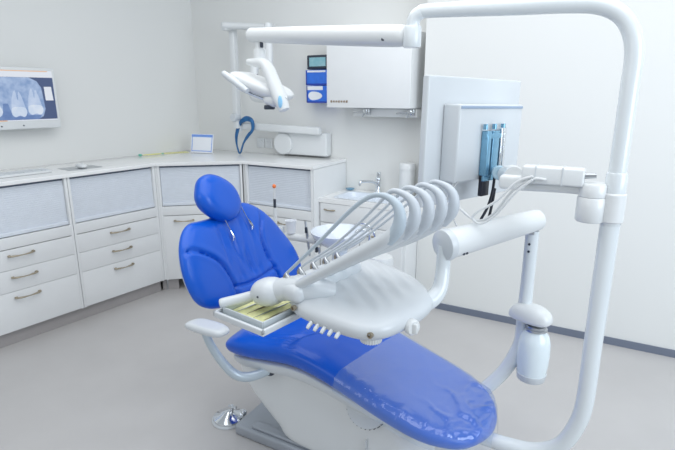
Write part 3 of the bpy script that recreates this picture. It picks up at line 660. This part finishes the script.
bm = B(); ellipsoid(bm, tuple(yk[-1]+V(-.004, -.026, .035)), (.011, .006, .026)); plab(obj('yoke_button', bm, 'lightblue', t), 'light blue oval at the end of the yoke')
# head: long wedge
hd = V(.93, .12, -.33).normalized(); hc = V(-1.425, 1.89, 1.636)
hy = V(-.10, .99, .0).normalized(); hz = hd.cross(hy).normalized(); 
hfm = frame(hc, hd, (hz.cross(hd)).normalized(), hz)
if hz.z < 0: hfm = frame(hc, hd, -(hz.cross(hd)).normalized()*-1, hz)
up = hz if hz.z > 0 else -hz
hyv = up.cross(hd).normalized(); hfm = frame(hc, hd, hyv, up)
HS = .88
head_o = [(x*HS, y*HS) for x, y in [(-.175, -.02), (-.165, -.075), (-.10, -.095), (0, -.11), (.09, -.10), (.145, -.07), (.16, 0), (.145, .07), (.09, .10), (0, .11), (-.10, .095), (-.165, .075), (-.175, .02)]]
bm = B(); cushion(bm, head_o, hfm, .030, .045, n=5, rings=24, pw=3.5); obj('lamp_head', bm, 'plastic', t)
bm = B(); cushion(bm, [(x*.72+.0, y*.78) for x, y in head_o], hfm @ Matrix.Translation((0, 0, -.04)), .002, .012, n=4, rings=10, pw=6); plab(obj('front_glass', bm, 'bowl', t), 'pale glass on the lamp underside')
bm = B(); a = hfm @ V(-.172, -.075, .0); c_ = hfm @ V(-.01, -.108, -.028); tube(bm, [a, a.lerp(c_, .1), a.lerp(c_, .5), c_], [.009, .014, .015, .012], 14); obj('grip', bm, 'plastic2', t)
bm = B(); tube(bm, [hfm @ V(.06, -.0, .02), yk[-1]+V(-.03, .03, .06), yk[-1]+V(0, .0, .04)], [.022, .018, .016], 12); obj('pivot', bm, 'plastic', t)
bm = B(); lathe(bm, [(0, 0), (.022, 0), (.025, .006), (.023, .018), (0, .02)], hfm @ V(.085, -.05, -.078), (0, 0, 1), 22); obj('switch_knob', bm, 'dark', t)
bm = B(); ellipsoid(bm, (.085, -.045, -.035), (.042, .036, .028), hfm, .8); obj('switch_housing', bm, 'plastic', t)

# ------------------------------------------------------------------ monitor (seen from behind) on the pole arm
A0 = V(-.62, 1.76, 0); ma = math.radians(20); mx = V(math.sin(ma), math.cos(ma), 0); mn = V(mx.y, -mx.x, 0)
mf0 = frame(V(-.615, 1.745, 1.19), mx, V(0, 0, 1), mn)
mf = mf0 @ Matrix.Rotation(math.radians(-1.0), 4, 'Z')
t = thing('monitor', 'flat monitor seen from behind with its pale panel and box housing, on the pole arm', 'monitor', mf @ V(.33, 0, 0))
MW, MH = .62, .475
bm = B(); rbox(bm, (MW/2, MH/2, 0), (MW, MH, .03), .006, mf); obj('panel', bm, 'plastic2', t)
bm = B(); rbox(bm, (MW/2, MH/2, -.0165), (MW-.05, MH-.05, .004), .001, mf); obj('screen', bm, 'dark', t)
bm = B(); rbox(bm, (.305, .235, .052), (.43, .285, .075), .008, mf); obj('housing', bm, 'plastic2', t)
bm = B(); rbox(bm, (.305, .366, .0905), (.42, .009, .004), .001, mf); plab(obj('vent_slot', bm, mat('vent_grey', srgb(150, 168, 192), .5, noise_amt=.03), t), 'thin grey slot')
bm = B()
rbox(bm, (.247, .195, .105), (.026, .17, .03), .004, mf); rbox(bm, (.296, .185, .11), (.045, .19, .015), .003, mf)
for yy in (.26, .10): rbox(bm, (.296, yy, .112), (.13, .02, .012), .003, mf)
for xx in (.235, .295, .355): lathe(bm, [(0, 0), (.009, 0), (.009, .02), (0, .02)], mf @ V(xx, .285, .105), mf.to_3x3() @ V(0, 1, 0), 10)
obj('mount_bracket', bm, 'bluesteel', t)
bm = B(); rbox(bm, (.345, .20, .105), (.036, .18, .03), .004, mf); rbox(bm, (.345, .20, .121), (.008, .15, .004), .001, mf); plab(obj('mount_rail', bm, 'chrome', t), 'bright right hand rail of the bracket')
bm = B(); rbox(bm, (.262, .075, .10), (.05, .09, .018), .003, mf); plab(obj('cable_plug', bm, 'black', t), 'black plug below the bracket')
piv = mf @ V(.315, .115, .15)
# arm
t = thing('swivel_arm', 'white jointed arm carrying the monitor from the tall pole', 'arm', (PX, PY, 1.2))
bm = B(); lathe(bm, [(0, -.05), (.038, -.05), (.043, -.044), (.043, .025), (.040, .03), (0, .03)], (-.045, PY-.01, 1.258), seg=30); obj('clamp_cylinder', bm, 'plastic', t)
bm = B(); lathe(bm, [(.030, -.045), (.035, -.04), (.035, .045), (.030, .05)], (PX, PY, 1.255), seg=28); rbox(bm, (-.01, PY, 1.255), (.05, .05, .07), .008); obj('collar', bm, 'plastic', t)
E2 = V(-.27, 1.765, 1.30)
bm = B(); lathe(bm, [(0, 0), (.040, 0), (.041, .005), (.041, .035), (.036, .042), (0, .043)], (-.045, PY-.01, 1.289), seg=30); tube(bm, [(-.045, PY-.01, 1.308), (-.14, 1.75, 1.306), tuple(E2)], [.018, .017, .018], 14, 4); rbox(bm, tuple(E2+V(-.02, 0, .01)), (.09, .05, .05), .014); obj('lower_link', bm, 'plastic', t)
bm = B(); tube(bm, [tuple(E2+V(-.02, 0, .03)), tuple(E2.lerp(piv, .5)+V(0, 0, .02)), tuple(piv)], [.032, .034, .030], 18, 5); obj('upper_link', bm, 'plastic', t)
bm = B(); rbox(bm, (-.165, 1.735, 1.347), (.185, .06, .056), .007); obj('cable_cover', bm, 'plastic', t)
for x in (-.215, -.135):
    bm = B(); rbox(bm, (x, 1.735, 1.347), (.004, .062, .058), 0); obj('cable_tie', bm, 'plastic2', t)
bm = B(); tube(bm, [(-.075, 1.735, 1.352), (-.04, 1.735, 1.355)], [.010, .008], 10, smooth=False); obj('plug_end', bm, 'steel', t)
bm = B(); lathe(bm, [(0, -.012), (.024, -.012), (.027, -.008), (.027, .008), (.024, .012), (.012, .012), (.012, .009), (0, .009)], piv+V(-.012, -.03, .010), (.3, -1, 0), 26); plab(obj('tilt_joint', bm, mat('pale_blue_plastic', srgb(176, 204, 220), .35, noise_amt=.02), t), 'pale blue round joint')
# cables
def cable(pts, r, m, label, name='cable', grp=None):
    bm = B(); tube(bm, pts, r, 8, 8); return tag(obj(name, bm, m), label, 'cable', grp)
pl0 = mf @ V(.275, .05, .125)
cable([mf @ V(*q_) for q_ in ((.285, .12, .13), (.28, .05, .13), (.255, -.01, .13), (.215, -.055, .13), (.198, -.085, .13), (.212, -.108, .13), (.245, -.095, .13), (.268, -.06, .13), (.285, .0, .13), (.295, .06, .13))], .0055, 'black', 'black cable hanging in a loop below the monitor bracket')
hb = mf @ V(.11, .10, .07)
cable([hb, hb+V(.0, -.01, -.05), hb+V(.03, -.01, -.10), V(-.40, 1.75, 1.165), V(-.34, 1.73, 1.20), V(-.28, 1.71, 1.29), V(-.22, 1.70, 1.335), V(-.18, 1.70, 1.335)], .0045, 'plastic', 'white cable sagging from the monitor housing to the arm cover, the longest one', grp='white monitor cables')
cable([V(-.22, 1.695, 1.345), V(-.27, 1.70, 1.32), V(-.33, 1.71, 1.25), V(-.39, 1.72, 1.205), V(-.41, 1.73, 1.175), V(-.38, 1.73, 1.16), V(-.33, 1.72, 1.20), V(-.27, 1.70, 1.285), V(-.22, 1.69, 1.335)], .0045, 'plastic', 'white cable coiled in a narrow loop in front of the monitor arm', grp='white monitor cables')
cable([hb+V(.02, -.01, .0), hb+V(-.02, -.02, -.07), hb+V(.0, -.03, -.105), V(-.46, 1.74, 1.13), V(-.41, 1.73, 1.14)], .003, 'steel', 'thin dark grey cable crossing below the monitor housing')

# ------------------------------------------------------------------ delivery unit
ph = math.radians(-9); U = V(math.cos(ph), math.sin(ph), 0); Vv = V(-math.sin(ph), math.cos(ph), 0)
DF = frame((0, 0, 0), U, Vv, V(0, 0, 1))
def D(u, v, z): return DF @ V(u, v, z)
t = unit = thing('delivery_unit', 'pale grey dentist instrument unit with five curved hose arms over the chair', 'dental unit', D(-.95, 1.35, .85))
body_o = [(-1.12, 1.175), (-1.07, 1.135), (-.97, 1.115), (-.86, 1.112), (-.785, 1.125), (-.73, 1.175), (-.708, 1.27), (-.702, 1.38), (-.725, 1.47), (-.82, 1.56), (-.97, 1.635), (-1.10, 1.665), (-1.18, 1.64), (-1.21, 1.55), (-1.215, 1.40), (-1.19, 1.26)]
def bdisp(u, v):
    s = (u*.60+v*.80); f = max(0, min(1, (1.62-v)/.06))*max(0, min(1, (v-1.15)/.06))*max(0, min(1, (-.76-u)/.06))
    return .0026*math.cos(2*PI*s/.057)*f
bm = B(); cushion(bm, body_o, DF @ Matrix.Translation((0, 0, .905)), .042, .050, bdisp, n=6, rings=44, pw=8, centre=(-.97, 1.40)); obj('console', bm, 'plastic2', t, sharp=80)
# shoulder, knuckle and handle
bm = B(); tube(bm, [D(-1.15, 1.15, .945), D(-1.10, 1.165, .96), D(-1.05, 1.19, .96), D(-.99, 1.25, .945)], [.040, .042, .044, .035], 20, 6); obj('shoulder', bm, 'plastic2', t)
bm = B(); ellipsoid(bm, (0, 0, 0), (.068, .06, .050), DF @ Matrix.Translation((-1.195, 1.145, .93)) @ Matrix.Rotation(math.radians(-14), 4, 'Y'), .9); obj('knuckle', bm, 'plastic2', t)
bm = B(); a = D(-1.225, 1.13, .918); c_ = D(-1.325, 1.03, .888); tube(bm, [a, a.lerp(c_, .5), a.lerp(c_, .93), c_], [.020, .018, .018, .013], 16, 4); obj('grab_handle', bm, 'plastic2', t)
bm = B(); lathe(bm, [(0, -.003), (.0035, -.003), (.0035, .002), (0, .002)], D(-1.19, 1.085, .93), -Vv, 10); obj('screw', bm, 'dark', t)
# whip arms, hoses
for k in range(5):
    v = 1.157+.07*k; du = .007*k; dz = .022 if k else 0; hk = 1 if k == 0 else .72
    bm = B(); tube(bm, [D(-1.06+.0*k, v, .985), D(-.96, v, 1.05), D(-.85+du, v, 1.12), D(-.755+du, v, 1.182), D(-.715+du, v, 1.213), D(-.694+du, v, 1.245)], [.017, .018, .020, .0215, .019, .010], 16, 6, flat=1.25, side=(Vv.x, Vv.y, 0)); obj('whip_arm', bm, 'plastic2', t)
    bm = B(); tube(bm, [D(-.72+du, v, 1.20), D(-.690+du, v, 1.238), D(-.683+du, v, 1.275), D(-.695+du, v, 1.306), D(-.725+du, v, 1.324), D(-.765+du, v, 1.325), D(-.81+du, v, 1.302-dz), D(-.87+du*.6, v+.002, 1.252-dz*1.6), D(-.98+du*.3, v+.004, 1.145-dz*1.3), D(-1.09, v+.004, 1.040-dz*.2), D(-1.125, v+.004, 1.008)], [.019, .0195, .0170, .0135, .0095, .0075, .0068*hk, .0065*hk, .006*hk, .0055*hk, .005*hk], 14, 7); plab(obj('hose', bm, 'hose' if k == 0 else 'hose2', t), 'pale grey blue hose looping over the arm tip')
# holder bank behind the arms, with the handpieces standing in it
bm = B()
rbox(bm, (-1.09, 1.31, .955), (.11, .38, .07), .03, DF, 5); obj('holder_bank', bm, 'plastic2', t)
for k in range(5):
    v = 1.157+.07*k
    tt = thing('handpiece', 'steel dental handpiece in the %s holder of the instrument unit' % ('nearest', 'second', 'middle', 'fourth', 'farthest')[k], 'handpiece', D(-1.13, v, .95), 'handpieces in the instrument unit')
    bm = B(); tube(bm, [D(-1.105, v, .985), D(-1.115, v, .998), D(-1.125, v+.003, 1.010)], [.010, .009, .006], 12, 4); obj('coupling', bm, 'steel', tt)
    bm = B(); tube(bm, [D(-1.128, v, .98), D(-1.130, v, .995), D(-1.126, v+.003, 1.008)], [.005, .0055, .0045], 12, 4); obj('grip', bm, 'brass', tt)
for k in range(5):
    bm = B(); u = -.975+.028*k; p = D(u, 1.118+.001*k, .888); tube(bm, [p, p+V(-.003, -.014, -.008), p+V(-.004, -.022, -.014)], [.007, .007, .0055], 10, 3); obj('peg', bm, 'plastic2', t)
bm = B(); p = D(-.712, 1.285, .892); dr = (U*.92-Vv*.40).normalized()
lathe(bm, [(0, 0), (.022, 0), (.026, .006), (.026, .02), (.022, .026), (0, .027)], p, dr, 24); rbox(bm, tuple(p+dr*.03), (.016, .012, .034), .004); rbox(bm, tuple(p+dr*.024+V(0, 0, 0)), (.03, .01, .012), .004); obj('knob', bm, 'plastic', t)
for (u, v, z) in ((-.762, 1.142, .90), (-1.055, 1.122, .915)):
    bm = B(); lathe(bm, [(0, -.005), (.008, -.005), (.010, .0), (.010, .008), (.006, .009), (.005, .004), (0, .004)], D(u, v, z), -Vv, 18); obj('port', bm, 'brass', t)
bm = B(); prof = []
lathe(bm, [(0, 0), (.030, 0), (.033, .003), (.033, .016), (.030, .02), (0, .02)], D(-.80, 1.20, .845), (0, 0, 1), 26)
for k in range(26):
    a = 2*PI*k/26; q = D(-.80, 1.20, .855)+V(.033*math.cos(a), .033*math.sin(a), 0); rbox(bm, tuple(q), (.004, .004, .018), .001)
obj('thumb_wheel', bm, 'plastic', t)
# tray bracket and tray
bm = B(); tube(bm, [D(-1.15, 1.24, .875), D(-1.18, 1.24, .85), D(-1.22, 1.22, .837)], [.012, .010, .010], 10); obj('tray_bracket', bm, 'plastic2', t)
TZ = .845
t = thing('instrument_tray', 'white rectangular instrument tray with rim held beside the unit handle', 'tray', D(-1.205, 1.16, TZ))
bm = B(); u0, u1, v0, v1 = -1.335, -1.085, 1.005, 1.31
rbox(bm, ((u0+u1)/2, (v0+v1)/2, TZ+.004), (u1-u0, v1-v0, .008), .003, DF)
for (cu, cv, su, sv) in ((u0+.006, (v0+v1)/2, .012, v1-v0), (u1-.006, (v0+v1)/2, .012, v1-v0), ((u0+u1)/2, v0+.006, u1-u0, .012), ((u0+u1)/2, v1-.006, u1-u0, .012)):
    rbox(bm, (cu, cv, TZ+.012), (su, sv, .020), .004, DF)
obj('tray_base', bm, 'plastic2', t)
bm = B()
u0 += .026; u1 -= .026; v0 += .026; v1 -= .026
for (cu, cv, su, sv) in ((u0, (v0+v1)/2, .006, v1-v0), (u1, (v0+v1)/2, .006, v1-v0), ((u0+u1)/2, v0, u1-u0, .006), ((u0+u1)/2, v1, u1-u0, .006)):
    rbox(bm, (cu, cv, TZ+.022), (su, sv, .028), .002, DF)
obj('inner_rim', bm, mat('tray_grey', srgb(196, 204, 208), .35, metal=.2, noise_amt=.02), t)
bm = B(); rbox(bm, ((u0+u1)/2, (v0+v1)/2, TZ+.0105), (u1-u0-.008, v1-v0-.008, .003), .001, DF); tag(obj('tray_liner', bm, 'yellow'), 'yellow paper liner lying in the white instrument tray', 'liner')
for k in range(4):
    uu = u0+.035+.042*k; bm = B()
    a = D(uu, v0+.03+.01*(k % 2), TZ+.017); c_ = D(uu+.012, v1-.03, TZ+.018)
    tube(bm, [a, a.lerp(c_, .15), a.lerp(c_, .3), a.lerp(c_, .7), a.lerp(c_, .85), c_], [.001, .0015, .003, .003, .0015, .001], 8, 4)
    tag(obj('dental_probe', bm, 'brass' if k % 2 else 'steel'), 'slim %s probe on the yellow liner, %s' % (('steel', 'bronze')[k % 2], ('outermost on the handle side', 'second from the handle side', 'third from the handle side', 'innermost by the unit')[k]), 'dental instrument', 'probes on the tray')

# ------------------------------------------------------------------ support arm of the unit
CAP = V(-.485, 1.645, 1.088); END = V(-.245, 2.045, 1.118)
t = thing('support_arm', 'thick white jointed support arm from the post to the instrument unit', 'arm', (-.4, 1.8, .9))
bm = B(); e = D(-.79, 1.46, .905)
tube(bm, [e, V(-.530, 1.535, .898), V(-.500, 1.575, .905), V(-.483, 1.61, .928), V(-.480, 1.632, .965), CAP+V(.002, .004, -.075), CAP+V(.003, .006, 0)], [.034, .033, .031, .028, .026, .025, .025], 18, 6); obj('elbow_tube', bm, 'tube', t)
ax = (END-CAP).normalized()
bm = B(); tube(bm, [CAP+ax*.015, CAP+ax*.03, CAP.lerp(END, .5), END-ax*.01, END+ax*.02, END+ax*.035], [.052, .054, .049, .043, .038, .02], 26, 5); obj('parallel_arm', bm, 'plastic', t)
bm = B(); lathe(bm, [(0, -.016), (.03, -.014), (.054, -.004), (.058, .010), (.056, .022), (0, .024)], CAP, ax, 32); plab(obj('end_cap', bm, 'plastic2', t), 'round domed end cap')
for kk in (.0, .014):
    bm = B(); lathe(bm, [(0, 0), (.005, 0), (.005, .003), (0, .003)], CAP+ax*(.07+kk)+V(.030, -.030, -.034), (.6, -.7, -.4), 10); obj('screw', bm, 'dark', t)
# post
QX, QY = -.247, 2.05
t = thing('unit_post', 'white post curving down behind the foot end and carrying the bottle', 'post', (QX, QY, .5))
bm = B(); tube(bm, [(QX, QY, 1.075), (QX, QY, .98), (QX, QY, .85), (QX, QY, .70), (QX, QY-.0, .60), (QX-.018, QY-.01, .53), (QX-.06, QY-.03, .44), (QX-.14, QY-.07, .345), (QX-.24, QY-.11, .29), (QX-.45, QY-.15, .25)], [.026]*3+[.029]*7, 20, 7); obj('post_tube', bm, 'tube', t)
bm = B(); lathe(bm, [(0, -.02), (.022, -.02), (.022, .02), (0, .02)], (QX, QY, 1.075), seg=20); rbox(bm, (QX, QY-.02, 1.075), (.022, .02, .02), .003); obj('post_joint', bm, 'steel', t)
for kk in (0, .03):
    bm = B(); lathe(bm, [(0, 0), (.005, 0), (.005, .003), (0, .003)], (QX-.004, QY-.0255, 1.025-kk), (-.1, -1, 0), 10); obj('screw', bm, 'dark', t)
bm = B(); cushion(bm, [(-.055, -.03), (-.03, -.05), (.03, -.075), (.085, -.08), (.11, -.055), (.11, -.01), (.07, .03), (.0, .045), (-.045, .02)], Matrix.Translation((QX, QY-.01, .725)) @ Matrix.Rotation(math.radians(0), 4, 'X'), .05, .025, n=6, rings=18, pw=3); plab(obj('bottle_bracket', bm, 'plastic', t), 'rounded white bracket holding the bottle')
t = thing('water_bottle', 'milky white water bottle hanging from the post bracket', 'bottle', (QX+.055, QY-.035, .45))
bc = (QX+.055, QY-.035, .455)
bm = B(); lathe(bm, [(0, .0), (.046, .0), (.052, .006), (.057, .03), (.062, .07), (.064, .12), (.062, .165), (.053, .198), (.041, .212), (.038, .22), (0, .22)], bc, seg=36); obj('bottle_body', bm, 'glasswhite', t)
bm = B(); lathe(bm, [(.0535, .0), (.0555, .002), (.0595, .03), (.0565, .031), (.050, .0)], (bc[0], bc[1], bc[2]-.001), seg=36); plab(obj('base_ring', bm, 'plastic2', t), 'greyish bottom ring')
bm = B(); lathe(bm, [(.036, 0), (.044, .002), (.044, .010), (.038, .014), (.038, .022), (0, .023)], (bc[0], bc[1], bc[2]+.218), seg=32); obj('neck_ring', bm, 'steel', t)

# ------------------------------------------------------------------ cuspidor behind the chair
t = thing('cuspidor', 'white spittoon column with a ceramic bowl standing behind the chair', 'spittoon', (-1.2, 2.48, 0))
bm = B(); prism(bm, [(p.x, p.y) for p in catmull([(-1.42, 2.36, 0), (-1.12, 2.34, 0), (-1.03, 2.40, 0), (-1.02, 2.52, 0), (-1.10, 2.60, 0), (-1.40, 2.60, 0), (-1.46, 2.48, 0)], 6, True)], .0, .60, None, .02); obj('column', bm, 'plastic', t)
bm = B(); lathe(bm, [(0, 0), (.066, 0), (.072, .01), (.072, .10), (.066, .115), (0, .12)], (-1.085, 2.47, .598), seg=30); obj('turret', bm, 'plastic', t)
bm = B(); lathe(bm, [(.04, -.05), (.05, 0), (.055, .01), (.10, .035), (.15, .075), (.168, .105), (.170, .115), (.163, .117), (.155, .105), (.10, .05), (.04, .025), (0, .02)], (-1.345, 2.46, .715), seg=44); tube(bm, [(-1.345, 2.46, .59), (-1.345, 2.46, .69)], [.05, .042], 20, smooth=False); obj('bowl', bm, 'bowl', t)
bm = B(); tube(bm, [(-1.20, 2.56, .63), (-1.20, 2.56, .80), (-1.22, 2.54, .83), (-1.26, 2.52, .825), (-1.27, 2.515, .80)], .008, 10); tube(bm, [(-1.12, 2.47, .70), (-1.11, 2.44, .84), (-1.16, 2.43, .90), (-1.24, 2.44, .885)], [.007, .007, .006, .005], 10); obj('rinse_spout', bm, 'chrome', t)
# assistant bar with suction
t = thing('suction_holder', 'white holder bar with suction tips between the backrest and the spittoon', 'holder', (-1.62, 2.42, .7))
bm = B(); tube(bm, [(-1.80, 2.42, .765), (-1.62, 2.43, .76), (-1.46, 2.44, .755), (-1.36, 2.45, .72), (-1.32, 2.46, .64), (-1.32, 2.46, .55)], [.022, .024, .024, .022, .022, .022], 14, 6); obj('bar', bm, 'plastic', t)
bm = B(); lathe(bm, [(0, 0), (.022, 0), (.022, .04), (.018, .045), (0, .046)], (-1.725, 2.41, .775), seg=22); obj('knob', bm, 'plastic2', t)
t = thing('paper_cup', 'white drinking cup on the holder bar beside the blue backrest', 'cup', (-1.66, 2.425, .785))
bm = B(); lathe(bm, [(0, .002), (.026, 0), (.034, .075), (.036, .078), (.033, .078), (.025, .006), (0, .005)], (-1.66, 2.425, .785), seg=26); obj('cup_wall', bm, 'paper', t)
t = thing('suction_tip', 'slim white and black suction wand with orange tip rising behind the backrest', 'suction tip', (-1.77, 2.42, .775))
bm = B(); tube(bm, [(-1.772, 2.42, .775), (-1.772, 2.42, .93)], .011, 12, smooth=False); obj('sleeve', bm, 'plastic', t)
bm = B(); tube(bm, [(-1.772, 2.42, .93), (-1.772, 2.42, .985)], .0085, 12, smooth=False); obj('band', bm, 'dark', t)
bm = B(); tube(bm, [(-1.772, 2.42, .985), (-1.772, 2.42, 1.055)], [.0085, .006], 12, smooth=False); obj('stem', bm, 'plastic', t)
bm = B(); ellipsoid(bm, (-1.772, 2.42, 1.062), (.012, .012, .013), seg=14); obj('tip', bm, 'orange', t)
for i, (x, lab) in enumerate(((-1.545, 'taller steel syringe standing in the suction holder, nearer the backrest'), (-1.475, 'shorter steel syringe standing in the suction holder, nearer the spittoon bowl'))):
    t = thing('air_syringe', lab, 'syringe', (x, 2.43, .66), 'steel syringes in the suction holder')
    h = .87-.11*i
    bm = B(); tube(bm, [(x+.02, 2.42, .66), (x+.012, 2.42, .72), (x, 2.42, h-.06), (x-.008, 2.42, h)], [.006, .008, .009, .007], 12, 4); obj('body', bm, 'steel', t)
    bm = B(); rbox(bm, (x+.002, 2.41, h-.05), (.014, .012, .035), .003); obj('trigger', bm, 'dark', t)
